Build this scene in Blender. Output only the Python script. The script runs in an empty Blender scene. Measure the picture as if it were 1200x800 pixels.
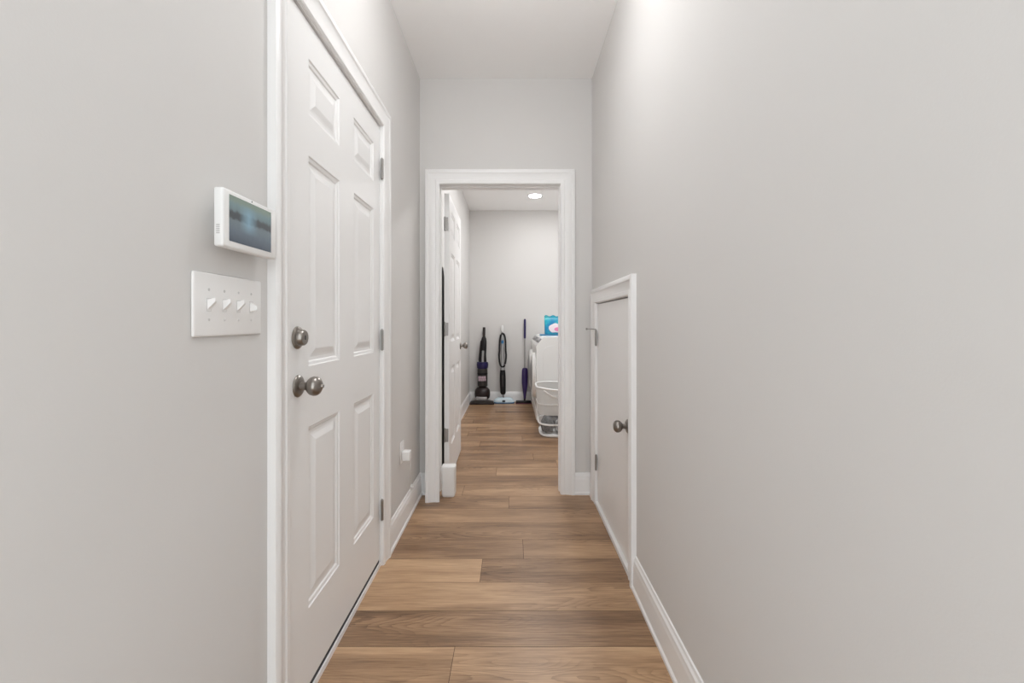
import bpy, bmesh, math, random
from mathutils import Vector, Matrix
random.seed(7)
PI = math.pi
sc = bpy.context.scene
C = sc.collection

# ------------------------------------------------------------------ camera, light, exposure
EYE = 1.135
cam_d = bpy.data.cameras.new('camera'); cam = bpy.data.objects.new('camera', cam_d); C.objects.link(cam)
cam.location = (0, 0, EYE); cam.rotation_euler = (PI/2, 0, 0)
cam_d.sensor_width = 36; cam_d.lens = 505/1200*36; cam_d.shift_y = -22/1200; cam_d.clip_start = .02
sc.camera = cam
sc.view_settings.view_transform = 'Standard'; sc.view_settings.look = 'None'
sc.view_settings.gamma = 1; sc.view_settings.use_curve_mapping = False
sc.view_settings.exposure = 0.53
w = bpy.data.worlds.new('world'); sc.world = w; w.use_nodes = True
w.node_tree.nodes['Background'].inputs[0].default_value = (.925, .972, 1.0, 1)
w.node_tree.nodes['Background'].inputs[1].default_value = 1.8
LAUNDRY_GLOW = 44.0       # radiance of the far laundry downlights
LAUNDRY_FILL_GLOW = 165.0  # radiance of the unseen ones added as fill inside the doorway
HALL_GLOW = 14.5         # radiance of the hall's glass bowl light (above the frame)
sc.cycles.use_denoising = True
sc.cycles.max_bounces = 12; sc.cycles.diffuse_bounces = 8
sc.cycles.sample_clamp_indirect = 4

# ------------------------------------------------------------------ materials
def mat(name, col, rough=.5, metal=0, emit=None, estr=0, spec=.5, coat=0):
    m = bpy.data.materials.new(name); m.use_nodes = True
    b = m.node_tree.nodes['Principled BSDF']
    b.inputs['Base Color'].default_value = (*col, 1)
    b.inputs['Roughness'].default_value = rough
    b.inputs['Metallic'].default_value = metal
    b.inputs['Specular IOR Level'].default_value = spec
    b.inputs['Coat Weight'].default_value = coat
    if emit:
        b.inputs['Emission Color'].default_value = (*emit, 1)
        b.inputs['Emission Strength'].default_value = estr
    return m
def noise_bump(m, scale, strength, dist=.001):
    nt = m.node_tree; b = nt.nodes['Principled BSDF']
    tc = nt.nodes.new('ShaderNodeTexCoord'); n = nt.nodes.new('ShaderNodeTexNoise'); bp = nt.nodes.new('ShaderNodeBump')
    n.inputs['Scale'].default_value = scale; n.inputs['Detail'].default_value = 3
    bp.inputs['Strength'].default_value = strength; bp.inputs['Distance'].default_value = dist
    nt.links.new(tc.outputs['Object'], n.inputs['Vector']); nt.links.new(n.outputs['Fac'], bp.inputs['Height'])
    nt.links.new(bp.outputs['Normal'], b.inputs['Normal'])
    return m
M_wall = noise_bump(mat('greige_paint', (.665, .652, .638), .75, spec=.25), 260, .12)
M_ceil = noise_bump(mat('ceiling_paint', (.93, .925, .92), .9, spec=.15), 220, .12)
M_trim = mat('trim_paint', (.85, .845, .84), .32, spec=.45)
M_door = noise_bump(mat('door_paint', (.84, .835, .83), .38, spec=.4), 90, .06)
M_nickel = mat('brushed_nickel', (.30, .275, .25), .3, 1)
M_hinge = mat('hinge_steel', (.36, .345, .33), .38, 1)
M_dark = mat('dark_parts_gap_shade', (.012, .016, .022), .6)
M_plate = mat('switch_plastic', (.82, .81, .80), .3)
M_slot = mat('slot_shade', (.55, .54, .53), .6)
M_screw = mat('painted_screw', (.60, .59, .58), .4)
M_white = mat('white_plastic', (.83, .83, .82), .35)
M_appl = mat('appliance_enamel', (.80, .80, .79), .25)
M_applgrey = mat('control_grey', (.20, .20, .21), .4)
M_black = mat('black_plastic', (.008, .007, .008), .5, spec=.3)
M_brown = mat('dark_brown_plastic', (.022, .014, .013), .4, spec=.35)
M_grey = mat('smoked_grey', (.036, .032, .030), .4, spec=.35)
M_lgrey = mat('silver_plastic', (.36, .35, .35), .3, .4)
M_purple = mat('purple_plastic', (.016, .011, .075), .3)
M_mopviolet = mat('violet_bottle', (.028, .010, .095), .3)
M_pole = mat('pole_silver', (.42, .40, .40), .3, .8)
M_mark = mat('pink_lettering', (.62, .47, .54), .5)
M_padblue = mat('pale_blue_pad', (.62, .74, .80), .6)
M_bluetrim = mat('blue_trim', (.02, .13, .28), .4)
M_red = mat('mop_red', (.12, .03, .06), .5)
M_bluecloth = mat('blue_tray', (.04, .20, .36), .5)

def m_floor():
    m = bpy.data.materials.new('oak_planks'); m.use_nodes = True
    nt = m.node_tree; N = nt.nodes; L = nt.links; b = N['Principled BSDF']
    tc = N.new('ShaderNodeTexCoord')
    seed = N.new('ShaderNodeAttribute'); seed.attribute_name = 'seed'
    tone = N.new('ShaderNodeAttribute'); tone.attribute_name = 'tone'
    def mapped(sx, sy, k):
        mp = N.new('ShaderNodeVectorMath'); mp.operation = 'MULTIPLY'; mp.inputs[1].default_value = (sx, sy, 1)
        L.new(tc.outputs['Object'], mp.inputs[0])
        cb = N.new('ShaderNodeCombineXYZ')
        for i, kk in enumerate((k, k*1.7, k*.6)):
            mu = N.new('ShaderNodeMath'); mu.operation = 'MULTIPLY'; mu.inputs[1].default_value = kk
            L.new(seed.outputs['Fac'], mu.inputs[0]); L.new(mu.outputs[0], cb.inputs[i])
        ad = N.new('ShaderNodeVectorMath'); ad.operation = 'ADD'
        L.new(mp.outputs[0], ad.inputs[0]); L.new(cb.outputs[0], ad.inputs[1])
        return ad.outputs[0]
    def noise(vec, det=4, rough=.55, dist=0):
        n = N.new('ShaderNodeTexNoise'); n.inputs['Scale'].default_value = 1; n.inputs['Detail'].default_value = det
        n.inputs['Roughness'].default_value = rough; n.inputs['Distortion'].default_value = dist
        L.new(vec, n.inputs['Vector']); return n.outputs['Fac']
    broad = noise(mapped(1.3, 9, 37), 3, .5, .6)
    fine = noise(mapped(7, 170, 53), 5, .65)
    # cathedral figure: contour rings of a smooth stretched field
    field = noise(mapped(1.5, 8.5, 71), 1, .4)
    def madd(a, k, c):
        x = N.new('ShaderNodeMath'); x.operation = 'MULTIPLY_ADD'; L.new(a, x.inputs[0]); x.inputs[1].default_value = k
        if isinstance(c, (int, float)): x.inputs[2].default_value = c
        else: L.new(c, x.inputs[2])
        return x.outputs[0]
    ring = madd(field, 26, madd(fine, .5, 0))
    fr = N.new('ShaderNodeMath'); fr.operation = 'FRACT'; L.new(ring, fr.inputs[0])
    pw = N.new('ShaderNodeMath'); pw.operation = 'POWER'; L.new(fr.outputs[0], pw.inputs[0]); pw.inputs[1].default_value = 3
    msk = noise(mapped(1.1, 4, 19), 1, .4)
    mk = N.new('ShaderNodeMapRange'); mk.inputs[1].default_value = .48; mk.inputs[2].default_value = .62; L.new(msk, mk.inputs[0])
    fig = N.new('ShaderNodeMath'); fig.operation = 'MULTIPLY'; L.new(pw.outputs[0], fig.inputs[0]); L.new(mk.outputs[0], fig.inputs[1])
    v = madd(broad, 1.0, 0)
    v = madd(fine, .95, v); v = madd(fig.outputs[0], -.26, v)
    v = madd(tone.outputs['Fac'], 1.2, v)
    v = madd(v, 1.0, -.44)
    cr = N.new('ShaderNodeValToRGB')
    e = cr.color_ramp.elements
    e[0].position = .05; e[0].color = (.130, .068, .034, 1)
    e[1].position = .95; e[1].color = (.59, .385, .225, 1)
    k = e.new(.35); k.color = (.255, .147, .078, 1)
    k = e.new(.6); k.color = (.395, .242, .134, 1)
    L.new(v, cr.inputs[0]); L.new(cr.outputs[0], b.inputs['Base Color'])
    rr = madd(fine, .16, .27); L.new(rr, b.inputs['Roughness'])
    b.inputs['Specular IOR Level'].default_value = .5
    bp = N.new('ShaderNodeBump'); bp.inputs['Strength'].default_value = .15; bp.inputs['Distance'].default_value = .0008
    L.new(fine, bp.inputs['Height']); L.new(bp.outputs['Normal'], b.inputs['Normal'])
    return m
M_floor = m_floor()
M_gap = mat('plank_gap', (.05, .03, .02), .8)

def m_screen():
    m = bpy.data.materials.new('lake_wallpaper_screen'); m.use_nodes = True
    nt = m.node_tree; N = nt.nodes; L = nt.links; b = N['Principled BSDF']
    tc = N.new('ShaderNodeTexCoord'); sp = N.new('ShaderNodeSeparateXYZ'); L.new(tc.outputs['UV'], sp.inputs[0])
    n1 = N.new('ShaderNodeTexNoise'); n1.inputs['Scale'].default_value = 9; n1.inputs['Detail'].default_value = 4
    mp = N.new('ShaderNodeMapping'); mp.inputs['Scale'].default_value = (1.6, .5, 1); L.new(tc.outputs['UV'], mp.inputs[0]); L.new(mp.outputs[0], n1.inputs['Vector'])
    a = N.new('ShaderNodeMath'); a.operation = 'MULTIPLY_ADD'; a.inputs[1].default_value = .16; L.new(n1.outputs['Fac'], a.inputs[0]); L.new(sp.outputs[1], a.inputs[2])
    cr = N.new('ShaderNodeValToRGB'); e = cr.color_ramp.elements
    e[0].position = .08; e[0].color = (.035, .043, .055, 1); e[1].position = 1.0; e[1].color = (.10, .125, .105, 1)
    for p, c in ((.35, (.060, .075, .090)), (.55, (.075, .092, .10)), (.60, (.030, .034, .037)), (.72, (.033, .037, .04)), (.78, (.072, .098, .105)), (.9, (.085, .12, .125))):
        k = e.new(p); k.color = (*c, 1)
    L.new(a.outputs[0], cr.inputs[0])
    # brighter blue gap of sky and its reflection around the middle
    gx = N.new('ShaderNodeMath'); gx.operation = 'SUBTRACT'; gx.inputs[1].default_value = .43; L.new(sp.outputs[0], gx.inputs[0])
    ab = N.new('ShaderNodeMath'); ab.operation = 'ABSOLUTE'; L.new(gx.outputs[0], ab.inputs[0])
    mr = N.new('ShaderNodeMapRange'); mr.inputs[1].default_value = .22; mr.inputs[2].default_value = 0; mr.inputs[3].default_value = 0; mr.inputs[4].default_value = 1; L.new(ab.outputs[0], mr.inputs[0])
    gy = N.new('ShaderNodeMath'); gy.operation = 'SUBTRACT'; gy.inputs[1].default_value = .58; L.new(sp.outputs[1], gy.inputs[0])
    ay = N.new('ShaderNodeMath'); ay.operation = 'ABSOLUTE'; L.new(gy.outputs[0], ay.inputs[0])
    my = N.new('ShaderNodeMapRange'); my.inputs[1].default_value = .34; my.inputs[2].default_value = .12; my.inputs[3].default_value = 0; my.inputs[4].default_value = .75; L.new(ay.outputs[0], my.inputs[0])
    mm = N.new('ShaderNodeMath'); mm.operation = 'MULTIPLY'; L.new(mr.outputs[0], mm.inputs[0]); L.new(my.outputs[0], mm.inputs[1])
    mx = N.new('ShaderNodeMix'); mx.data_type = 'RGBA'; L.new(mm.outputs[0], mx.inputs[0]); L.new(cr.outputs[0], mx.inputs[6]); mx.inputs[7].default_value = (.12, .20, .245, 1)
    b.inputs['Base Color'].default_value = (.01, .01, .01, 1); b.inputs['Roughness'].default_value = .22
    L.new(mx.outputs[2], b.inputs['Emission Color']); b.inputs['Emission Strength'].default_value = 1.25
    return m
M_screen = m_screen()

def m_mesh_plastic(name, clear):
    m = bpy.data.materials.new(name); m.use_nodes = True
    nt = m.node_tree; N = nt.nodes; L = nt.links; b = N['Principled BSDF']
    b.inputs['Base Color'].default_value = (.82, .82, .81, 1); b.inputs['Roughness'].default_value = .4
    tr = N.new('ShaderNodeBsdfTransparent'); tl = N.new('ShaderNodeBsdfTranslucent'); tl.inputs[0].default_value = (.85, .85, .84, 1)
    m1 = N.new('ShaderNodeMixShader'); m1.inputs[0].default_value = .35; L.new(b.outputs[0], m1.inputs[1]); L.new(tl.outputs[0], m1.inputs[2])
    m2 = N.new('ShaderNodeMixShader'); m2.inputs[0].default_value = clear; L.new(m1.outputs[0], m2.inputs[1]); L.new(tr.outputs[0], m2.inputs[2])
    L.new(m2.outputs[0], N['Material Output'].inputs[0])
    return m
M_basket = m_mesh_plastic('translucent_basket_plastic', .30); M_mesh = m_mesh_plastic('clear_mesh_plastic', .78)

def m_pouch():
    m = bpy.data.materials.new('teal_pouch_print'); m.use_nodes = True
    nt = m.node_tree; N = nt.nodes; L = nt.links; b = N['Principled BSDF']
    tc = N.new('ShaderNodeTexCoord')
    n = N.new('ShaderNodeTexNoise'); n.inputs['Scale'].default_value = 9; n.inputs['Detail'].default_value = 2; n.inputs['Distortion'].default_value = .8
    L.new(tc.outputs['Object'], n.inputs['Vector'])
    cr = N.new('ShaderNodeValToRGB'); e = cr.color_ramp.elements
    e[0].position = .36; e[0].color = (.005, .20, .40, 1); e[1].position = .72; e[1].color = (.10, .52, .52, 1)
    k = e.new(.55); k.color = (.01, .33, .44, 1)
    L.new(n.outputs['Fac'], cr.inputs[0]); L.new(cr.outputs[0], b.inputs['Base Color']); b.inputs['Roughness'].default_value = .3
    return m
M_pouch = m_pouch()
M_pouchpink = mat('pouch_badge', (.78, .70, .74), .4)
M_pink = mat('pouch_pink', (.75, .22, .40), .4)
def m_cloth(name, c1, c2):
    m = mat(name, c1, .9, spec=.1); nt = m.node_tree; N = nt.nodes; L = nt.links; b = N['Principled BSDF']
    tc = N.new('ShaderNodeTexCoord'); n = N.new('ShaderNodeTexNoise'); n.inputs['Scale'].default_value = 22; n.inputs['Detail'].default_value = 3
    L.new(tc.outputs['Object'], n.inputs['Vector'])
    cr = N.new('ShaderNodeValToRGB'); cr.color_ramp.elements[0].color = (*c1, 1); cr.color_ramp.elements[1].color = (*c2, 1)
    cr.color_ramp.elements[0].position = .4; cr.color_ramp.elements[1].position = .6
    L.new(n.outputs['Fac'], cr.inputs[0]); L.new(cr.outputs[0], b.inputs['Base Color'])
    return m
M_cloth1 = m_cloth('grey_cloth', (.055, .062, .066), (.15, .16, .17))
M_cloth2 = m_cloth('pale_cloth', (.10, .105, .11), (.50, .50, .50))
M_cloth3 = m_cloth('charcoal_cloth', (.03, .032, .036), (.20, .21, .22))
def m_glow(name, strength):
    return mat(name, (.9, .9, .88), .5, emit=(.985, .99, 1.0), estr=strength)
M_glow_l = m_glow('laundry_lens', LAUNDRY_GLOW); M_glow_h = m_glow('hall_glass', HALL_GLOW); M_glow_n = m_glow('laundry_fill_lens', LAUNDRY_FILL_GLOW)

# ------------------------------------------------------------------ helpers
def woff(p):
    v = Vector((0, 0, 0))
    while p is not None: v += p.location; p = p.parent
    return v
def obj(name, bm, m, parent=None, smooth=False, origin=None):
    bmesh.ops.recalc_face_normals(bm, faces=bm.faces[:])
    off = woff(parent) if parent else (Vector(origin) if origin else Vector((0, 0, 0)))
    bmesh.ops.translate(bm, verts=bm.verts[:], vec=-off)
    me = bpy.data.meshes.new(name); bm.to_mesh(me); bm.free()
    if m: me.materials.append(m)
    o = bpy.data.objects.new(name, me); C.objects.link(o)
    if parent: o.parent = parent
    elif origin: o.location = origin
    if smooth:
        me.polygons.foreach_set('use_smooth', [True]*len(me.polygons))
        me.set_sharp_from_angle(angle=math.radians(38))
    return o
def struct(name, bm, m, smooth=False):
    o = obj(name, bm, m, None, smooth); o['kind'] = 'structure'; return o
def tag(o, label, cat, group=None):
    o['label'] = label; o['category'] = cat
    if group: o['group'] = group
    return o
def thing(name, label, cat, loc, group=None):
    o = bpy.data.objects.new(name, None); C.objects.link(o); o.location = loc; o.empty_display_size = .05
    return tag(o, label, cat, group)
def box(bm, x0, x1, y0, y1, z0, z1, bev=0, seg=2):
    r = bmesh.ops.create_cube(bm, size=1)
    vs = r['verts']
    for v in vs:
        v.co = Vector(((x0+x1)/2 + v.co.x*(x1-x0), (y0+y1)/2 + v.co.y*(y1-y0), (z0+z1)/2 + v.co.z*(z1-z0)))
    if bev:
        es = list({e for v in vs for e in v.link_edges})
        bmesh.ops.bevel(bm, geom=es, offset=bev, segments=seg, profile=.5, affect='EDGES')
    return bm
def B(*a, **k): return box(bmesh.new(), *a, **k)
def loft(bm, rings, cap=True):
    rows = [[bm.verts.new(p) for p in r] for r in rings]
    n = len(rows[0])
    for a, b in zip(rows, rows[1:]):
        for i in range(n):
            bm.faces.new((a[i], a[(i+1) % n], b[(i+1) % n], b[i]))
    if cap:
        bm.faces.new(rows[0][::-1]); bm.faces.new(rows[-1])
    return bm
def lathe(bm, c, axis, prof, n=32):
    """prof: (distance along axis, radius)"""
    ax = Vector(axis).normalized(); u = ax.orthogonal().normalized(); v = ax.cross(u)
    c = Vector(c)
    return loft(bm, [[c + ax*d + (u*math.cos(2*PI*i/n) + v*math.sin(2*PI*i/n))*max(r, 1e-4) for i in range(n)] for d, r in prof])
def ell_loft(bm, secs, n=28, p=2.0):
    """secs: (cx, cy, z, rx, ry) stacked horizontal superellipses"""
    def pt(s, i):
        t = 2*PI*i/n; c, sn = math.cos(t), math.sin(t)
        return Vector((s[0] + s[3]*math.copysign(abs(c)**(2/p), c), s[1] + s[4]*math.copysign(abs(sn)**(2/p), sn), s[2]))
    return loft(bm, [[pt(s, i) for i in range(n)] for s in secs])
def tube(bm, pts, r, n=10, closed=False):
    pts = [Vector(p) for p in pts]; m = len(pts); rings = []
    for i, p in enumerate(pts):
        a = pts[(i-1) % m] if (closed or i > 0) else p; b = pts[(i+1) % m] if (closed or i < m-1) else p
        t = (b-a).normalized(); ref = Vector((0, 0, 1)) if abs(t.z) < .9 else Vector((1, 0, 0))
        u = t.cross(ref).normalized(); v = u.cross(t)
        rr = r[i] if isinstance(r, (list, tuple)) else r
        rings.append([p + (u*math.cos(2*PI*k/n) + v*math.sin(2*PI*k/n))*rr for k in range(n)])
    if closed: rings.append(None)
    if closed:
        rows = [[bm.verts.new(q) for q in rr] for rr in rings[:-1]]
        for i in range(m):
            a, b = rows[i], rows[(i+1) % m]
            for k in range(n): bm.faces.new((a[k], a[(k+1) % n], b[(k+1) % n], b[k]))
        return bm
    return loft(bm, rings)
def prism(bm, poly, y0, y1, axis='y'):
    """poly in (x,z) extruded along y ; axis 'x': poly in (y,z) extruded along x"""
    f = (lambda p, d: Vector((p[0], d, p[1]))) if axis == 'y' else (lambda p, d: Vector((d, p[0], p[1])))
    return loft(bm, [[f(p, y0) for p in poly], [f(p, y1) for p in poly]])
def bevel_all(bm, off, seg=2, ang=.5):
    es = [e for e in bm.edges if len(e.link_faces) == 2 and e.calc_face_angle(0) > ang]
    bmesh.ops.bevel(bm, geom=es, offset=off, segments=seg, profile=.5, affect='EDGES'); return bm

# ------------------------------------------------------------------ setting: shell
XL, XR, YB, YF, H = -.612, .530, 2.859, 6.22, 2.754
YD = 2.98                    # laundry side of the doorway wall
XRL = 1.16                   # laundry right wall
Y0 = -.50                    # the hall goes on behind the camera, open to the next room
# entry door opening (left wall), small storage door opening (right wall), doorway opening
LD0, LD1, LDZ = 1.168, 2.012, 2.052
RD0, RD1, RDZ = 1.926, 2.690, 1.256
OX0, OX1, OZ = -.485, .3205, 2.052

# floor of planks: rows along y, joints along x placed as in the room
def build_floor():
    bm = bmesh.new(); tones = []; seeds = []
    rows = []
    y = 1.511 - .187*15
    joints = {14: [(-.20,)], 15: [], 16: [], 17: [(-.141,)], 18: [(.056,)], 19: [(.62,)], 20: [(-.72,)], 21: [(-.02,)], 22: [(-.33,)],
              23: [(.42,)], 24: [(-.12,)], 25: [(-.45,), (.36,)], 26: [(.18,)], 27: [(.5,)], 28: [(-.3,)], 29: [(.1,)]}
    tonesel = {14: (.03, .12), 15: (-.14,), 16: (.10,), 17: (.20, -.12), 18: (-.13, .0), 19: (-.04, -.04), 20: (.06, .06), 21: (-.05, -.08), 22: (.10, .02),
               23: (-.14, -.1), 24: (-.02, .04), 25: (.06, -.08, .05), 26: (-.12, -.06), 27: (-.16, -.1), 28: (-.04, -.14), 29: (-.1, -.12)}
    for i in range(44):
        y0 = y + i*.187; y1 = y0 + .187
        js = [j[0] for j in joints.get(i, [])] if i in joints else [random.uniform(-.6, .9)]
        xs = [-.80] + js + [XRL+.1]
        full = []
        for a, b in zip(xs, xs[1:]): full.append((a, b))
        ts = tonesel.get(i, [random.uniform(-.13, .06) for _ in full])
        for q, (a, b) in enumerate(full):
            g = .0009
            vs = [bm.verts.new(p) for p in ((a+g, y0+g, 0), (b-g, y0+g, 0), (b-g, y1-g, 0), (a+g, y1-g, 0))]
            bm.faces.new(vs); tones.append(ts[q % len(ts)]); seeds.append(random.random()*3)
    n = len(tones)
    # underlay just below the planks, so the joints read as thin dark lines
    for zz in (-.0012,):
        vs = [bm.verts.new(p) for p in ((-.80, y, zz), (XRL+.1, y, zz), (XRL+.1, y+44*.187, zz), (-.80, y+44*.187, zz))]
        bm.faces.new(vs)
    box(bm, -.80, XRL+.1, y, y+44*.187, -.08, -.002)
    me = bpy.data.meshes.new('floor'); bm.to_mesh(me); bm.free()
    me.materials.append(M_floor); me.materials.append(M_gap)
    at = me.attributes.new('tone', 'FLOAT', 'FACE'); as_ = me.attributes.new('seed', 'FLOAT', 'FACE')
    N = len(me.polygons)
    at.data.foreach_set('value', tones + [0]*(N-n)); as_.data.foreach_set('value', seeds + [0]*(N-n))
    me.polygons.foreach_set('material_index', [0]*n + [1]*(N-n))
    o = bpy.data.objects.new('floor', me); C.objects.link(o); o['kind'] = 'structure'
build_floor()

struct('ceiling', B(-.80, XRL+.1, Y0, YF+.1, H, H+.08), M_ceil)
T = .14
bm = bmesh.new()
box(bm, XL-T, XL, Y0, LD0-.018, 0, H); box(bm, XL-T, XL, LD1+.018, YF, 0, H); box(bm, XL-T, XL, LD0-.018, LD1+.018, LDZ+.018, H)
box(bm, XL-T-.02, XL-T, Y0, YF, 0, H)          # added backing, keeps outside light from leaking round the closed door
struct('wall_left', bm, M_wall)
bm = bmesh.new()
box(bm, XR, XR+T, Y0, RD0-.018, 0, H); box(bm, XR, XR+T, RD1+.018, YB, 0, H); box(bm, XR, XR+T, RD0-.018, RD1+.018, RDZ+.018, H)
box(bm, XR+T, XR+T+.02, Y0, YB, 0, H)  # added backing, blocks light leaks round the storage door
struct('wall_right', bm, M_wall)
bm = bmesh.new()
box(bm, XL, OX0-.018, YB, YD, 0, H); box(bm, OX1+.018, XRL, YB, YD, 0, H); box(bm, OX0-.018, OX1+.018, YB, YD, OZ+.018, H)
struct('wall_back', bm, M_wall)
struct('wall_laundry_back', B(XL-T, XRL+.1, YF, YF+.1, 0, H), M_wall)
struct('wall_laundry_right', B(XRL, XRL+.1, YB, YF, 0, H), M_wall)

# baseboards with shoe moulding
BASE = [(0, 0), (.022, 0), (.022, .012), (.016, .02), (.0145, .10), (.0125, .112), (.012, .122), (.007, .130), (.005, .140), (0, .142)]
def baseboard(segs):
    """segs: (p0, p1, outward normal) on the floor"""
    bm = bmesh.new()
    for p0, p1, nrm in segs:
        loft(bm, [[Vector((p[0]+nrm[0]*d, p[1]+nrm[1]*d, z)) for d, z in BASE] for p in (p0, p1)])
    return bm
struct('baseboard_left', baseboard([((XL, Y0), (XL, 1.082), (1, 0)), ((XL, 2.10), (XL, YB), (1, 0))]), M_trim)
struct('baseboard_right', baseboard([((XR, Y0), (XR, 1.837), (-1, 0)), ((XR, 2.775), (XR, YB), (-1, 0))]), M_trim)
struct('baseboard_back', baseboard([((OX1+.0955, YB), (XR, YB), (0, -1)), ((XL, YB), (OX0-.085, YB), (0, -1))]), M_trim)
struct('baseboard_laundry_left', baseboard([((XL, YD), (XL, YF), (1, 0))]), M_trim)
struct('baseboard_laundry_back', baseboard([((XL, YF), (XRL, YF), (0, -1))]), M_trim)
struct('baseboard_laundry_front', baseboard([((OX1+.09, YD), (XRL, YD), (0, 1))]), M_trim)

# casings: mitred moulding swept round an opening
CAS = [(0, 0), (0, .010), (.004, .014), (.020, .0155), (.024, .0125), (.030, .0135), (.060, .0195), (.064, .0235), (.080, .0245), (.086, .021), (.086, 0)]
def casing(u0, u1, zt, f, leftfoot=0, ws=1.0):
    bm = bmesh.new(); rows = []
    for wd, t in CAS:
        wd *= ws
        row = []
        for k, (u, z) in enumerate(((u0-wd, 0), (u0-wd, zt+wd), (u1+wd, zt+wd), (u1+wd, 0))):
            p = f(u, z, t)
            if k == 0 and leftfoot and t > 0:      # the foot of this leg stands off the wall
                s = (p.y - leftfoot)/p.y; p = Vector((p.x*s, p.y - leftfoot, p.z))
            row.append(bm.verts.new(p))
        rows.append(row)
    n = len(rows)
    for i in range(n):
        a, b = rows[i], rows[(i+1) % n]
        for k in range(3): bm.faces.new((a[k], a[k+1], b[k+1], b[k]))
    bm.faces.new([r[0] for r in rows]); bm.faces.new([r[3] for r in rows][::-1])
    return bm
struct('trim_1', casing(LD0-.004, LD1+.004, LDZ+.002, lambda u, z, t: Vector((XL+t, u, z))), M_trim, True)
struct('trim_2', casing(OX0+.0055, OX1+.002, OZ+.002, lambda u, z, t: Vector((u, YB-t, z)), leftfoot=.12, ws=1.08), M_trim, True)
struct('trim_3', casing(RD0-.004, RD1+.004, RDZ+.002, lambda u, z, t: Vector((XR-t, u, z))), M_trim, True)
# jambs and stops
def jamb(name, ax, a0, a1, zt, d0, d1, stop0, stop1, sill=None, st=.011):
    bm = bmesh.new()
    def bb(u0, u1, w0, w1, z0, z1):
        if ax == 'y': box(bm, min(w0, w1), max(w0, w1), u0, u1, z0, z1)
        else: box(bm, u0, u1, min(w0, w1), max(w0, w1), z0, z1)
    bb(a0-.018, a0, d0, d1, 0, zt+.018); bb(a1, a1+.018, d0, d1, 0, zt+.018); bb(a0, a1, d0, d1, zt, zt+.018)
    bb(a0, a0+st, stop0, stop1, 0, zt); bb(a1-st, a1, stop0, stop1, 0, zt); bb(a0+st, a1-st, stop0, stop1, zt-st, zt)
    if sill: bb(a0, a1, sill[0], sill[1], 0, sill[2])
    return struct(name, bm, M_trim)
jamb('trim_4', 'y', LD0, LD1, LDZ, XL-T, XL, XL-T, XL-.052, sill=(XL-T, XL-.001, .019))
jamb('trim_5', 'y', RD0, RD1, RDZ, XR, XR+T, XR+.042, XR+T, sill=(XR-.012, XR+T, .022))
jamb('trim_6', 'x', OX0, OX1, OZ, YB, YD, YB+.045, YD-.042, st=.006)

# ------------------------------------------------------------------ doors
def panel_skin(bm, us, zs, panels, f):
    """front skin of a moulded door: grid of us x zs, cells in panels get a raised field. f(u,z,depth)"""
    for i in range(len(us)-1):
        for j in range(len(zs)-1):
            u0, u1, z0, z1 = us[i], us[i+1], zs[j], zs[j+1]
            if (i, j) not in panels:
                bm.faces.new([bm.verts.new(f(u, z, 0)) for u, z in ((u0, z0), (u1, z0), (u1, z1), (u0, z1))]); continue
            rings = []
            for ins, d in ((0, 0), (.003, .0035), (.012, .0055), (.016, .0095), (.026, .0095), (.034, .008), (.050, .0025), (.053, .002)):
                rings.append([bm.verts.new(f(u, z, d)) for u, z in ((u0+ins, z0+ins), (u1-ins, z0+ins), (u1-ins, z1-ins), (u0+ins, z1-ins))])
            for a, b in zip(rings, rings[1:]):
                for k in range(4): bm.faces.new((a[k], a[(k+1) % 4], b[(k+1) % 4], b[k]))
            bm.faces.new(rings[-1])
def panel_door(us, zs, face, thick, f, both=False):
    bm = bmesh.new()
    P = {(i, j) for i in (1, 3) for j in (1, 3, 5)}
    panel_skin(bm, us, zs, P, lambda u, z, d: f(u, z, d))
    panel_skin(bm, us, zs, P if both else set(), lambda u, z, d: f(u, z, thick-d))
    u0, u1, z0, z1 = us[0], us[-1], zs[0], zs[-1]
    for (ua, za), (ub, zb) in (((u0, z0), (u1, z0)), ((u1, z0), (u1, z1)), ((u1, z1), (u0, z1)), ((u0, z1), (u0, z0))):
        bm.faces.new([bm.verts.new(p) for p in (f(ua, za, 0), f(ub, zb, 0), f(ub, zb, thick), f(ua, za, thick))])
    bmesh.ops.remove_doubles(bm, verts=bm.verts[:], dist=1e-5)
    return bm
def hinge(parent, x, y, z, leaf_dir, leaf2=None, h=.092, r=.0065):
    bm = bmesh.new()
    lathe(bm, (x, y, z-h/2-.004), (0, 0, 1), [(0, .002), (.003, r*.8), (.004, r), (.030, r), (.0305, r*.85), (.0315, r), (.060, r), (.0605, r*.85), (.0615, r), (h+.004, r), (h+.006, r*.7), (h+.010, .002)], 14)
    for d in (leaf_dir, leaf2):
        if d is None: continue
        dx, dy = d
        a = (min(x, x+dx)-.0012, max(x, x+dx)+.0012, min(y, y+dy)-.0012, max(y, y+dy)+.0012)
        box(bm, *a, z-h/2, z+h/2)
    return obj('hinge', bm, M_hinge, parent, True)
def knob(parent, c, axis, flat=True):
    k = obj('door_knob', lathe(bmesh.new(), c, axis, [(.009, .013), (.020, .0115), (.026, .013), (.031, .020), (.037, .0255), (.046, .0282), (.054, .0275), (.061, .023), (.066, .015), (.0675, .004)], 36), M_nickel, parent, True)
    obj('knob_rose', lathe(bmesh.new(), c, axis, [(-.0008, .0325), (.002, .0325), (.004, .031), (.0075, .026), (.009, .022), (.0095, .014)], 40), M_nickel, k, True)
    if flat:
        ax = Vector(axis)
        obj('knob_button', lathe(bmesh.new(), Vector(c)+ax*.066, axis, [(0, .006), (.006, .006), (.008, .0045)], 16), M_nickel, k, True)
    return k

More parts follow.
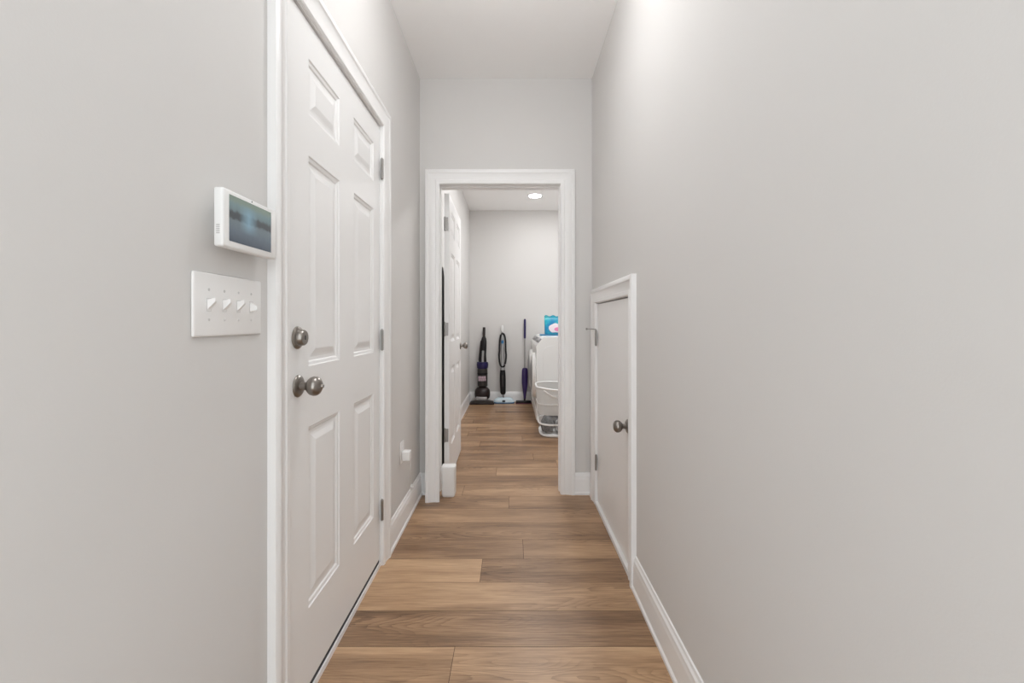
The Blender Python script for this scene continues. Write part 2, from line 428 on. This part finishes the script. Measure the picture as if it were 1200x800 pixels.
# entry door in the left wall (six panels, closed)
xf = XL - .006
zs = [.028, .267, .819, 1.00, 1.643, 1.767, 1.938, 2.046]
zs = [.035, .267, .819, 1.003, 1.643, 1.767, 1.938, 2.046]
us = [1.173, 1.309, 1.545, 1.684, 1.923, 2.007]
d1 = struct('door_1', panel_door(us, zs, None, .044, lambda u, z, d: Vector((xf-d, u, z))), M_door)
gap_strip = obj('gap_shadow_strip', B(xf-.040, xf-.0005, 1.176, 2.004, .0195, .0345), M_dark, d1); gap_strip['label'] = 'dark strip standing in for the gap shadow under the door'  # shadow of the gap under the door, made as a dark strip
for z in (1.852, 1.055, .262): hinge(d1, XL+.006, 2.010, z, (0, .018), (0, -.012))
knob(d1, (xf, 1.245, .952), (1, 0, 0))
db = obj('deadbolt', lathe(bmesh.new(), (xf, 1.240, 1.092), (1, 0, 0), [(-.0008, .0325), (.003, .0325), (.006, .030), (.008, .0245), (.020, .0225), (.023, .020), (.0232, .008)], 40), M_nickel, d1, True)
obj('keyway', B(xf+.0225, xf+.0245, 1.2385, 1.2415, 1.086, 1.098), M_dark, db)
# small flush storage door in the right wall
xg = XR + .004
d2 = struct('door_2', B(xg, xg+.036, RD0+.003, RD1-.003, .024, RDZ-.006, bev=.0015, seg=1), M_door)
for z in (1.04, .262): hinge(d2, XR-.006, RD1+.001, z, (0, .012), (0, -.016))
hp = obj('hinge_stop', tube(bmesh.new(), [(XR-.006, RD1+.001, 1.093), (XR-.030, RD1-.004, 1.096), (XR-.062, RD1-.012, 1.096)], .003), M_hinge, d2, True)
obj('stop_pad', lathe(bmesh.new(), (XR-.062, RD1-.012, 1.096), (-1, -.2, 0), [(0, .006), (.006, .007), (.009, .005)], 14), M_hinge, hp, True)
knob(d2, (xg, 1.985, .658), (-1, 0, 0), False)
# laundry door standing open against the left side of the laundry
xh = -.4494
us3 = [3.0, 3.115, 3.345, 3.455, 3.685, 3.797]
zs3 = [.015, .255, .815, 1.0, 1.64, 1.765, 1.935, 2.035]
d3 = struct('door_3', panel_door(us3, zs3, None, .035, lambda u, z, d: Vector((-.437-.0169*(u-3.0)-d, u, z)), True), M_door)
for z in (1.822, 1.09, .353): hinge(d3, -.4665, 2.992, z, (.022, .004), (-.004, .002), h=.09)
knob(d3, (xh, 3.735, .937), (1, 0, 0), False); 
kb = obj('door_knob', lathe(bmesh.new(), (xh-.035, 3.735, .937), (-1, 0, 0), [(-.0008, .0325), (.004, .031), (.009, .022), (.0095, .0125), (.02, .0115), (.026, .013), (.037, .0255), (.046, .0282), (.057, .026), (.066, .012)], 30), M_nickel, d3, True)

# ------------------------------------------------------------------ left wall devices
# touch-screen alarm panel
px0, px1 = XL+.020, XL+.040
t = thing('alarm_panel', 'white touch-screen alarm panel with lake picture mounted above the light switches', 'alarm panel', (XL, .948, 1.287))
obj('mounting_bracket', B(XL, px0+.002, .885, 1.010, 1.305, 1.390, bev=.004), M_white, t)
body = obj('body', B(px0, px1, .853, 1.046, 1.287, 1.4055, bev=.005, seg=3), M_white, t, True)
bm = bmesh.new(); uvl = bm.loops.layers.uv.new('UVMap')
vs = [bm.verts.new((px1+.0006, y, z)) for y, z in ((.871, 1.301), (1.022, 1.301), (1.022, 1.3955), (.871, 1.3955))]
fc = bm.faces.new(vs)
for l, uv in zip(fc.loops, ((0, 0), (1, 0), (1, 1), (0, 1))): l[uvl].uv = uv
s = obj('screen', bm, M_screen, t); s['label'] = 'dark screen showing a lake and tree line'
obj('camera_lens', lathe(bmesh.new(), (px1, .948, 1.4005), (1, 0, 0), [(-.001, .0016), (.0004, .0016), (.0006, .0008)], 12), M_dark, t)
bm = bmesh.new()
for k in range(5): box(bm, px0+.0065, px0+.0135, .8526, .8535, 1.312+k*.004, 1.3145+k*.004)
obj('speaker_slots', bm, M_slot, t)
# four-gang toggle switch plate
t = thing('light_switch', 'white four-gang toggle switch plate on the wall beside the entry door', 'light switch', (XL, .9305, 1.17))
bm = B(XL, XL+.0065, .819, 1.042, 1.107, 1.235, bev=.004, seg=3)
obj('switch_plate', bm, M_plate, t, True)
for k, y in enumerate((.861, .9075, .954, 1.0005)):
    xs = XL+.0064
    up = 1 if k < 3 else -.25
    tg = bmesh.new()
    prof = [(-.002, .0046, .0105), (.003, .0042, .0085), (.015, .0030, .0042)]
    rings = []
    for d, hw, hh in prof:
        zc = 1.171 + up*.0085*max(d, 0)/.016*1.3
        rings.append([Vector((xs+d, y+a*hw, zc+b*hh)) for a, b in ((-1, -1), (1, -1), (1, 1), (-1, 1))])
    loft(tg, rings); bevel_all(tg, .0012, 2)
    o = obj('toggle', tg, M_plate, t, True)
    bm = bmesh.new()
    for a in ((y-.0061, y-.0055, 1.1585, 1.1835), (y+.0055, y+.0061, 1.1585, 1.1835), (y-.0066, y+.0066, 1.1579, 1.1586), (y-.0066, y+.0066, 1.1834, 1.1841)):
        box(bm, xs-.0005, xs+.0004, *a)
    obj('toggle_slot', bm, M_slot, o)
    for z in (1.1410, 1.2012):
        sx = lathe(bmesh.new(), (xs, y, z), (1, 0, 0), [(-.001, .0031), (.0006, .0029), (.0010, .0018)], 14)
        obj('screw', sx, M_screw, t, True)
# outlet and plugged-in adapter by the end of the left wall
t = thing('wall_outlet', 'white duplex outlet plate low on the left wall past the entry door', 'outlet', (XL, 2.385, .42))
obj('outlet_plate', B(XL, XL+.006, 2.349, 2.421, .362, .478, bev=.003), M_plate, t, True)
for z in (.399, .441):
    so = obj('socket', lathe(bmesh.new(), (XL+.0055, 2.385, z), (1, 0, 0), [(0, .017), (.0015, .0165), (.002, .010)], 24), M_plate, t, True)
    bm = bmesh.new()
    for dy in (-.006, .006): box(bm, XL+.0072, XL+.0080, 2.385+dy-.001, 2.385+dy+.001, z-.001, z+.008)
    obj('socket_slot', bm, M_slot, so)
t = thing('plug_adapter', 'white cube plug adapter in the outlet with thin cord hanging down', 'plug adapter', (XL+.0076, 2.385, .40))
obj('adapter_body', B(XL+.0077, XL+.050, 2.362, 2.408, .376, .428, bev=.005, seg=3), M_white, t, True)
obj('cord', tube(bmesh.new(), [(XL+.047, 2.395, .378), (XL+.045, 2.41, .33), (XL+.032, 2.455, .25), (XL+.021, 2.50, .19), (XL+.019, 2.53, .155), (XL+.019, 2.55, .146)], .0021, 8), M_white, t, True)
t = thing('cable_clip', 'small white cable clip on top of the left baseboard near the corner', 'cable clip', (XL+.012, 2.60, .142))
bm = B(XL+.001, XL+.022, 2.585, 2.615, .1425, .158, bev=.004); obj('clip_body', bm, M_white, t, True)

# white tall box standing in the doorway
t = thing('waste_bin', 'small slim white plastic bin on the floor against the left door jamb', 'bin', (-.415, 2.835, 0))
ell = ell_loft(bmesh.new(), [(-.415, 2.835, 0, .036, .030), (-.415, 2.835, .004, .040, .034), (-.415, 2.835, .020, .0445, .0375), (-.415, 2.835, .176, .0455, .0385), (-.415, 2.835, .182, .0455, .0385)], 40, 6)
obj('bin_body', ell, M_white, t, True)
obj('lid', ell_loft(bmesh.new(), [(-.415, 2.835, .182, .0462, .039), (-.415, 2.835, .192, .0462, .039), (-.415, 2.835, .1975, .0445, .0375), (-.415, 2.835, .200, .040, .033)], 40, 6), M_white, t, True)

# ------------------------------------------------------------------ ceiling lights
def downlight(x, y, m, label):
    t = thing('recessed_light', label, 'ceiling light', (x, y, H))
    obj('trim_ring', lathe(bmesh.new(), (x, y, H), (0, 0, -1), [(0, .098), (.003, .097), (.006, .090), (.006, .079), (.0035, .078)], 48), M_trim, t, True)
    o = obj('lens', lathe(bmesh.new(), (x, y, H-.0036), (0, 0, -1), [(0, .078), (.004, .076), (.006, .060), (.0066, .001)], 40), m, t, True)
    o['label'] = 'glowing white lens'
downlight(.293, 5.487, M_glow_l, 'round glowing recessed ceiling light in the laundry seen whole through the doorway')
downlight(.690, 5.487, M_glow_l, 'recessed laundry ceiling light mostly hidden behind the right door casing')
downlight(.293, 4.25, M_glow_n, 'unseen recessed light added as fill just inside the doorway, hidden above its head casing')  # unseen light, added to fill laundry and hall
downlight(.690, 4.25, M_glow_n, 'unseen recessed light added as fill inside the doorway, to the right above the machines')  # second added fill light, also out of sight
t = thing('dome_light', 'semi-flush glass bowl ceiling light in the hall above the entry door', 'ceiling light', (-.04, 1.50, H))
obj('base_ring', lathe(bmesh.new(), (-.04, 1.50, H), (0, 0, -1), [(0, .075), (.018, .075), (.024, .066), (.026, .012), (.13, .010), (.132, .03), (.140, .03)], 40), M_nickel, t, True)
obj('glass_bowl', lathe(bmesh.new(), (-.04, 1.50, H-.11), (0, 0, -1), [(0, .060), (.012, .120), (.032, .150), (.056, .155), (.082, .138), (.105, .095), (.118, .045), (.12, .002)], 48), M_glow_h, t, True)

# ------------------------------------------------------------------ upright vacuum
vx, vy = -.418, 6.06
t = thing('upright_vacuum', 'dark upright vacuum cleaner with purple collar leaning at the left of laundry back wall', 'vacuum cleaner', (vx, vy, 0))
bm = prism(bmesh.new(), [(-.585, .006), (-.250, .006), (-.250, .028), (-.262, .046), (-.33, .058), (-.50, .058), (-.572, .046), (-.585, .028)], 5.955, 6.028); bevel_all(bm, .006)
fh = obj('floor_head', bm, M_grey, t, True)
obj('bumper', B(-.587, -.248, 5.948, 5.962, .005, .024, bev=.004), M_brown, fh, True)
bm = B(-.505, -.345, 5.975, 6.03, .05, .105, bev=.015, seg=3); obj('brush_housing', bm, M_lgrey, t, True)
obj('ball', lathe(bmesh.new(), (vx-.107, vy+.03, .135), (1, 0, 0), [(.0, .03), (.006, .055), (.03, .083), (.07, .099), (.107, .103), (.144, .099), (.184, .083), (.208, .055), (.214, .03)], 40), M_brown, t, True)
obj('dust_bin', ell_loft(bmesh.new(), [(vx+.005, vy+.04, .235, .060, .055), (vx+.003, vy+.04, .245, .070, .066), (vx, vy+.042, .30, .071, .068), (vx, vy+.045, .47, .073, .070), (vx, vy+.045, .487, .070, .066)], 40), M_grey, t, True)
obj('bin_band', ell_loft(bmesh.new(), [(vx, vy+.042, .405, .0725, .070), (vx, vy+.042, .418, .0745, .0715), (vx, vy+.042, .428, .0725, .070)], 40), M_black, t, True)
bm = bmesh.new()
random.seed(11)
for row, (z0, z1, xs0, xs1, n) in enumerate(((.352, .385, -.472, -.366, 6), (.318, .348, -.470, -.362, 5))):
    for k in range(n):
        a = xs0 + (xs1-xs0)*k/n; b_ = a + (xs1-xs0)/n*.72
        for u0, u1, w0, w1 in ((a, a+.006, z0, z1), (b_-.006, b_, z0, z1-.004*(k % 3)), (a, b_, z1-.007, z1 if k % 2 else z1-.001)):
            box(bm, u0, u1, vy-.034+abs((u0+u1)/2-vx)*.25, vy-.010, w0, w1)
o = obj('bin_lettering', bm, M_mark, t); o['label'] = 'pinkish illegible lettering on the bin'
obj('cyclone_collar', ell_loft(bmesh.new(), [(vx, vy+.045, .487, .070, .064), (vx, vy+.045, .50, .078, .072), (vx, vy+.045, .545, .082, .072), (vx, vy+.045, .575, .078, .066), (vx, vy+.045, .582, .05, .045)], 40), M_purple, t, True)
bm = bmesh.new()
for k in range(7):
    a = PI + (k+.5)*PI/7
    lathe(bm, (vx+.066*math.cos(a), vy+.045+.06*math.sin(a), .50), (0, 0, 1), [(0, .008), (.055, .014), (.078, .013), (.082, .004)], 12)
obj('cyclone_cones', bm, M_purple, t, True)
obj('wand_body', ell_loft(bmesh.new(), [(vx, vy+.05, .575, .058, .042), (vx+.004, vy+.06, .68, .047, .038), (vx+.012, vy+.068, .78, .044, .034), (vx+.016, vy+.075, .86, .041, .030), (vx+.018, vy+.08, .905, .034, .026), (vx+.018, vy+.083, .94, .020, .018)], 28), M_black, t, True)
obj('hose_tube', tube(bmesh.new(), [(vx+.004, vy+.01, .57), (vx+.006, vy+.012, .64), (vx+.010, vy+.026, .74)], .017, 14), M_lgrey, t, True)
obj('grip', ell_loft(bmesh.new(), [(vx+.018, vy+.083, .935, .019, .017), (vx+.018, vy+.087, .98, .021, .017), (vx+.019, vy+.092, 1.04, .020, .016), (vx+.019, vy+.094, 1.070, .018, .014)], 20, 3), M_brown, t, True)
obj('cable_wrap', tube(bmesh.new(), [(vx-.052, vy+.06, .60), (vx-.045, vy+.055, .68), (vx-.030, vy+.058, .82), (vx-.022, vy+.066, .88)], .007, 10), M_brown, t, True)

# ------------------------------------------------------------------ floor washer / steam mop
sx, sy = -.130, 6.10
t = thing('steam_mop', 'black and silver steam mop with white head leaning in the middle of laundry back wall', 'steam mop', (sx, sy, 0))
bm = ell_loft(bmesh.new(), [(-.113, 6.10, .012, .142, .052), (-.113, 6.10, .02, .147, .055), (-.113, 6.10, .05, .135, .050), (-.113, 6.10, .072, .100, .036), (-.113, 6.10, .078, .08, .026)], 44, 3.2)
mh = obj('mop_head', bm, M_padblue, t, True)
obj('pad', ell_loft(bmesh.new(), [(-.113, 6.10, .0, .147, .056), (-.113, 6.10, .012, .149, .058), (-.113, 6.10, .016, .146, .055)], 44, 3.2), M_bluetrim, mh, True)
obj('head_hinge', B(-.137, -.095, 6.040, 6.065, .022, .046, bev=.005), M_black, mh, True)
obj('neck', tube(bmesh.new(), [(-.116, 6.095, .065), (-.122, 6.09, .10), (-.126, 6.085, .135)], .013, 12), M_lgrey, t, True)
obj('water_tank', ell_loft(bmesh.new(), [(-.126, 6.085, .125, .026, .024), (-.127, 6.088, .15, .038, .034), (-.129, 6.095, .23, .041, .036), (-.131, 6.105, .33, .043, .036), (-.132, 6.115, .42, .040, .034), (-.132, 6.12, .47, .034, .030)], 28), M_black, t, True)
obj('tank_window', ell_loft(bmesh.new(), [(-.129, 6.066, .24, .010, .008), (-.130, 6.072, .27, .016, .010), (-.131, 6.082, .38, .016, .010), (-.132, 6.092, .42, .010, .008)], 18), M_grey, t, True)
obj('collar', ell_loft(bmesh.new(), [(-.132, 6.12, .465, .037, .032), (-.133, 6.124, .50, .034, .030)], 24), M_lgrey, t, True)
obj('shaft', ell_loft(bmesh.new(), [(-.133, 6.124, .49, .024, .018), (-.134, 6.14, .62, .026, .016), (-.136, 6.155, .80, .024, .016), (-.138, 6.168, .94, .020, .014), (-.139, 6.173, .99, .013, .011), (-.139, 6.175, 1.01, .010, .010)], 24), M_lgrey, t, True)
obj('handle_trim', ell_loft(bmesh.new(), [(-.136, 6.143, .84, .017, .012), (-.1365, 6.146, .875, .019, .012), (-.137, 6.15, .885, .012, .010)], 16), M_bluetrim, t, True)
lp = []
for k in range(28):
    a = 2*PI*k/28; c, s_ = math.cos(a), math.sin(a)
    wd = .052 if s_ < 0 else .044
    lp.append((-.134 + wd*math.copysign(abs(c)**.7, c), 6.112 + .05*(s_*.5+.5), .745 + .235*math.copysign(abs(s_)**.8, s_)))
obj('cord_loop', tube(bmesh.new(), lp, .013, 10, closed=True), M_black, t, True)
obj('handle_knob', ell_loft(bmesh.new(), [(-.139, 6.175, 1.005, .012, .012), (-.139, 6.176, 1.03, .017, .014), (-.140, 6.178, 1.085, .016, .013), (-.140, 6.178, 1.10, .010, .009)], 20), M_white, t, True)

# ------------------------------------------------------------------ spray mop
t = thing('spray_mop', 'purple spray mop with silver pole leaning beside the washing machines', 'mop', (.184, 6.10, 0))
bm = B(.055, .270, 6.02, 6.115, .012, .036, bev=.007, seg=3); mh = obj('mop_head', bm, M_black, t, True)
obj('pad', B(.052, .272, 6.014, 6.121, .0, .012, bev=.004), M_red, mh, True)
obj('joint', tube(bmesh.new(), [(.176, 6.07, .03), (.178, 6.08, .06), (.180, 6.09, .085)], .014, 12), M_black, t, True)
obj('bottle', ell_loft(bmesh.new(), [(.179, 6.085, .06, .016, .018), (.180, 6.09, .12, .022, .024), (.181, 6.10, .20, .034, .030), (.182, 6.11, .29, .043, .034), (.183, 6.12, .38, .044, .034), (.183, 6.125, .45, .043, .032), (.183, 6.128, .485, .036, .028), (.183, 6.13, .495, .016, .016)], 30), M_mopviolet, t, True)
obj('pole', tube(bmesh.new(), [(.183, 6.13, .48), (.184, 6.165, .92)], .0105, 14), M_pole, t, True)
obj('grip', ell_loft(bmesh.new(), [(.184, 6.164, .91, .013, .013), (.184, 6.166, .93, .016, .015), (.185, 6.176, 1.07, .0165, .015), (.185, 6.185, 1.17, .016, .014), (.185, 6.187, 1.19, .009, .009)], 20), M_purple, t, True)

# ------------------------------------------------------------------ washing machines
def machine(y0, label):
    y1 = y0 + .68; yc = y0 + .34
    t = thing('washing_machine', label, 'washing machine', (.62, yc, 0), 'white laundry machines along the right side')
    bm = prism(bmesh.new(), [(.285, .03), (.275, .06), (.272, .82), (.268, .872), (.276, .892), (.345, .966), (.362, .976), (.955, .976), (.965, .968), (.965, .03)], y0, y1)
    bevel_all(bm, .008, 3)
    obj('cabinet', bm, M_appl, t, True)
    # pressed relief on the side
    for yy, s_ in ((y0, -1), (y1, 1)):
        arch = [(.345, .10), (.345, .79)] + [(.345+.09*(1-math.cos(a)), .79+.09*math.sin(a)) for a in [PI/2*k/8 for k in range(1, 9)]] + \
               [(.44+.38*k/10, .88+.012*math.sin(PI*k/10)) for k in range(1, 10)] + [(.82+.09*math.sin(a), .79+.09*math.cos(a)) for a in [PI/2*k/8 for k in range(0, 9)]] + [(.91, .10)]
        bm = prism(bmesh.new(), arch, yy-.0005*s_, yy+.006*s_); bevel_all(bm, .004, 2)
        obj('side_panel', bm, M_appl, t, True)
    # slanted console: buttons and display
    n = Vector((-(.966-.892), 0, .345-.276)).normalized(); d = Vector((.345-.276, 0, .966-.892)).normalized(); base = Vector((.276, 0, .892))
    def console_box(ya, yb, s0, s1, h):
        b2 = bmesh.new(); r = [[base + d*s + n*hh + Vector((0, yy, 0)) for s, yy in ((s0, ya), (s1, ya), (s1, yb), (s0, yb))] for hh in (-.002, h)]
        return loft(b2, r)
    obj('display', console_box(y0+.24, y0+.44, .02, .085, .003), M_applgrey, t)
    for yb in (.05, .10, .15, .50, .55, .60):
        obj('button', console_box(y0+yb-.014, y0+yb+.014, .022, .080, .006), M_applgrey, t)
    dl = obj('dial', lathe(bmesh.new(), base + d*.052 + Vector((0, y0+.20, 0)), n, [(-.001, .034), (.018, .031), (.022, .024)], 28), M_lgrey, t, True)
    # round door on the front
    dr = obj('door', lathe(bmesh.new(), (.273, yc, .52), (-1, 0, 0), [(-.002, .262), (.018, .262), (.034, .25), (.042, .225), (.044, .19)], 48), M_appl, t, True)
    obj('door_glass', lathe(bmesh.new(), (.2295, yc, .52), (-1, 0, 0), [(-.002, .185), (.004, .18), (.012, .12), (.015, .02)], 40), M_applgrey, dr, True)
    obj('kick_plate', B(.268, .28, y0+.03, y1-.03, .05, .17, bev=.004), M_appl, t, True)
    for fx in (.33, .90):
        for fy in (y0+.06, y1-.06):
            obj('foot', lathe(bmesh.new(), (fx, fy, 0), (0, 0, 1), [(0, .026), (.012, .026), (.014, .012), (.032, .012)], 16), M_black, t, True)
    return t
machine(4.78, 'white laundry machine nearer the doorway, its side behind the basket')
machine(5.485, 'white laundry machine farther from the doorway, next to back wall')
# things on top of the near machine
t = thing('folded_cloth', 'flat folded blue cloth under the teal detergent bag', 'cloth', (.50, 5.36, .976))
bm = bmesh.new()
for k in range(2): box(bm, .345+.006*k, .66, 5.255+.004*k, 5.445, .9762+.008*k, .9838+.008*k, bev=.003)
obj('cloth_fold', bm, M_bluecloth, t, True)
t = thing('detergent_bag', 'teal stand-up laundry detergent bag on the washing machine', 'detergent bag', (.51, 5.36, .993))
rings = []
for z, ry, rx in ((.9925, .040, .098), (.998, .045, .104), (1.06, .040, .106), (1.13, .026, .107), (1.18, .010, .108), (1.193, .004, .108)):
    rings.append((.51, 5.36, z, rx, ry))
bg = obj('bag_body', ell_loft(bmesh.new(), rings, 40, 5), M_pouch, t, True)
bm = bmesh.new(); pts = [(.402, 1.19)] + [(.402+.216*k/12, 1.222+.009*math.sin(k*1.3)) for k in range(13)] + [(.618, 1.19)]
prism(bm, pts, 5.357, 5.363); obj('top_seal', bm, M_pouch, t)
bm = bmesh.new()
pts = [(.535+.082*math.cos(a), 1.068+.056*math.sin(a)*(1+.1*math.sin(5*a))) for a in [2*PI*k/28 for k in range(28)]]
prism(bm, pts, 5.3105, 5.335); o = obj('badge', bm, M_pouchpink, t); o['label'] = 'pale pink badge'
bm = bmesh.new(); pts = [(.565+.045*math.cos(a), 1.055+.024*math.sin(a)) for a in [2*PI*k/20 for k in range(20)]]
prism(bm, pts, 5.308, 5.32); obj('badge_splash', bm, M_pink, t)

# ------------------------------------------------------------------ laundry basket
bx, by = .475, 4.475
t = thing('laundry_basket', 'white translucent plastic laundry basket in front of the machines holding grey laundry', 'laundry basket', (bx, by, 0))
def bring(z, off=0, dip=0, n=56):
    k = z/.49; rx = .192 + .033*k + off; ry = .222 + .025*k + off; out = []
    for i in range(n):
        a = 2*PI*i/n; c, s_ = math.cos(a), math.sin(a); p = 2/3.6
        x = bx + rx*math.copysign(abs(c)**p, c); y = by + ry*math.copysign(abs(s_)**p, s_)
        zz = z - dip*max(0, 1-abs(x-bx)/.16)**.7 if s_ < -.55 else z
        out.append(Vector((x, y, zz)))
    return out
bm = loft(bmesh.new(), [bring(.22), bring(.33), bring(.42, 0, .005), bring(.482, 0, .018)], cap=False)
loft(bm, [bring(.22, -.003), bring(.33, -.003), bring(.42, -.003, .005), bring(.482, -.003, .018)], cap=False)
obj('side_wall', bm, M_basket, t, True)
o = obj('mesh_wall', loft(bmesh.new(), [bring(.012), bring(.10), bring(.22)], cap=False), M_mesh, t, True); o['label'] = 'see-through lower wall'
obj('base', loft(bmesh.new(), [bring(.0, -.014), bring(.004, .002), bring(.018, .004), bring(.022, 0)]), M_white, t, True)
obj('rim', tube(bmesh.new(), bring(.488, .002, .018), .0085, 10, closed=True), M_white, t, True)
obj('band', tube(bmesh.new(), bring(.325, .002), .006, 8, closed=True), M_white, t, True)
obj('band', tube(bmesh.new(), bring(.125, .002), .009, 8, closed=True), M_white, t, True)
for sgn in (-1, 1):
    yh = by + sgn*(.222+.0235+.001)
    pts = []
    for k in range(17):
        u = -1 + k/8
        pts.append((bx+.165*u, yh - sgn*.0012, .468 - .074*(1-abs(u)**2.2)**1.3))
    obj('handle', tube(bmesh.new(), pts, .0075, 10), M_white, t, True)
def crumple(name, c, r, m, seed, label):
    random.seed(seed)
    bm = bmesh.new(); bmesh.ops.create_icosphere(bm, subdivisions=4, radius=1)
    ph = [(Vector((random.uniform(-1, 1), random.uniform(-1, 1), random.uniform(-1, 1))).normalized(), random.uniform(3, 9), random.uniform(0, 6)) for _ in range(9)]
    for v in bm.verts:
        d = 1 + sum(.045*abs(math.sin(f*v.co.dot(ax)+p)) for ax, f, p in ph) - .2
        v.co = Vector((c[0]+v.co.x*d*r[0], c[1]+v.co.y*d*r[1], max(c[2]+v.co.z*d*r[2], c[2]-r[2]*.8)))
    o = obj(name, bm, m, None, True, origin=(c[0], c[1], c[2]-r[2]*.8)); tag(o, label, 'laundry', 'laundry in the basket')
crumple('crumpled_cloth', (.362, 4.40, .095), (.062, .10, .085), M_cloth1, 3, 'dark grey crumpled cloth at the left in the laundry basket')
crumple('crumpled_cloth', (.497, 4.375, .088), (.062, .10, .076), M_cloth2, 5, 'pale grey crumpled cloth at the front middle of the laundry basket')
crumple('crumpled_cloth', (.46, 4.595, .11), (.12, .058, .10), M_cloth3, 8, 'charcoal crumpled cloth at the rear of the laundry basket')

# ------------------------------------------------------------------ dark board added to fill the gap behind the laundry door
t = thing('dark_gap_board', 'narrow dark board added to make the gap behind the open laundry door dark', 'board', (-.555, 3.16, 0))
pts = [(3.055, .03), (3.27, .03), (3.275, 1.30)] + [(3.165+.11*math.cos(a), 1.30+.245*math.sin(a)) for a in [PI*k/14 for k in range(1, 14)]] + [(3.055, 1.30)]
bm = prism(bmesh.new(), pts, -.562, -.510, axis='x'); bevel_all(bm, .006)
obj('board', bm, M_grey, t, True)
for y in (3.09, 3.235):
    obj('leg', tube(bmesh.new(), [(-.574, y, 0), (-.574, y, .62), (-.574, 3.16+(y-3.16)*.3, 1.05), (-.566, 3.16, 1.15)], .009, 10), M_black, t, True)
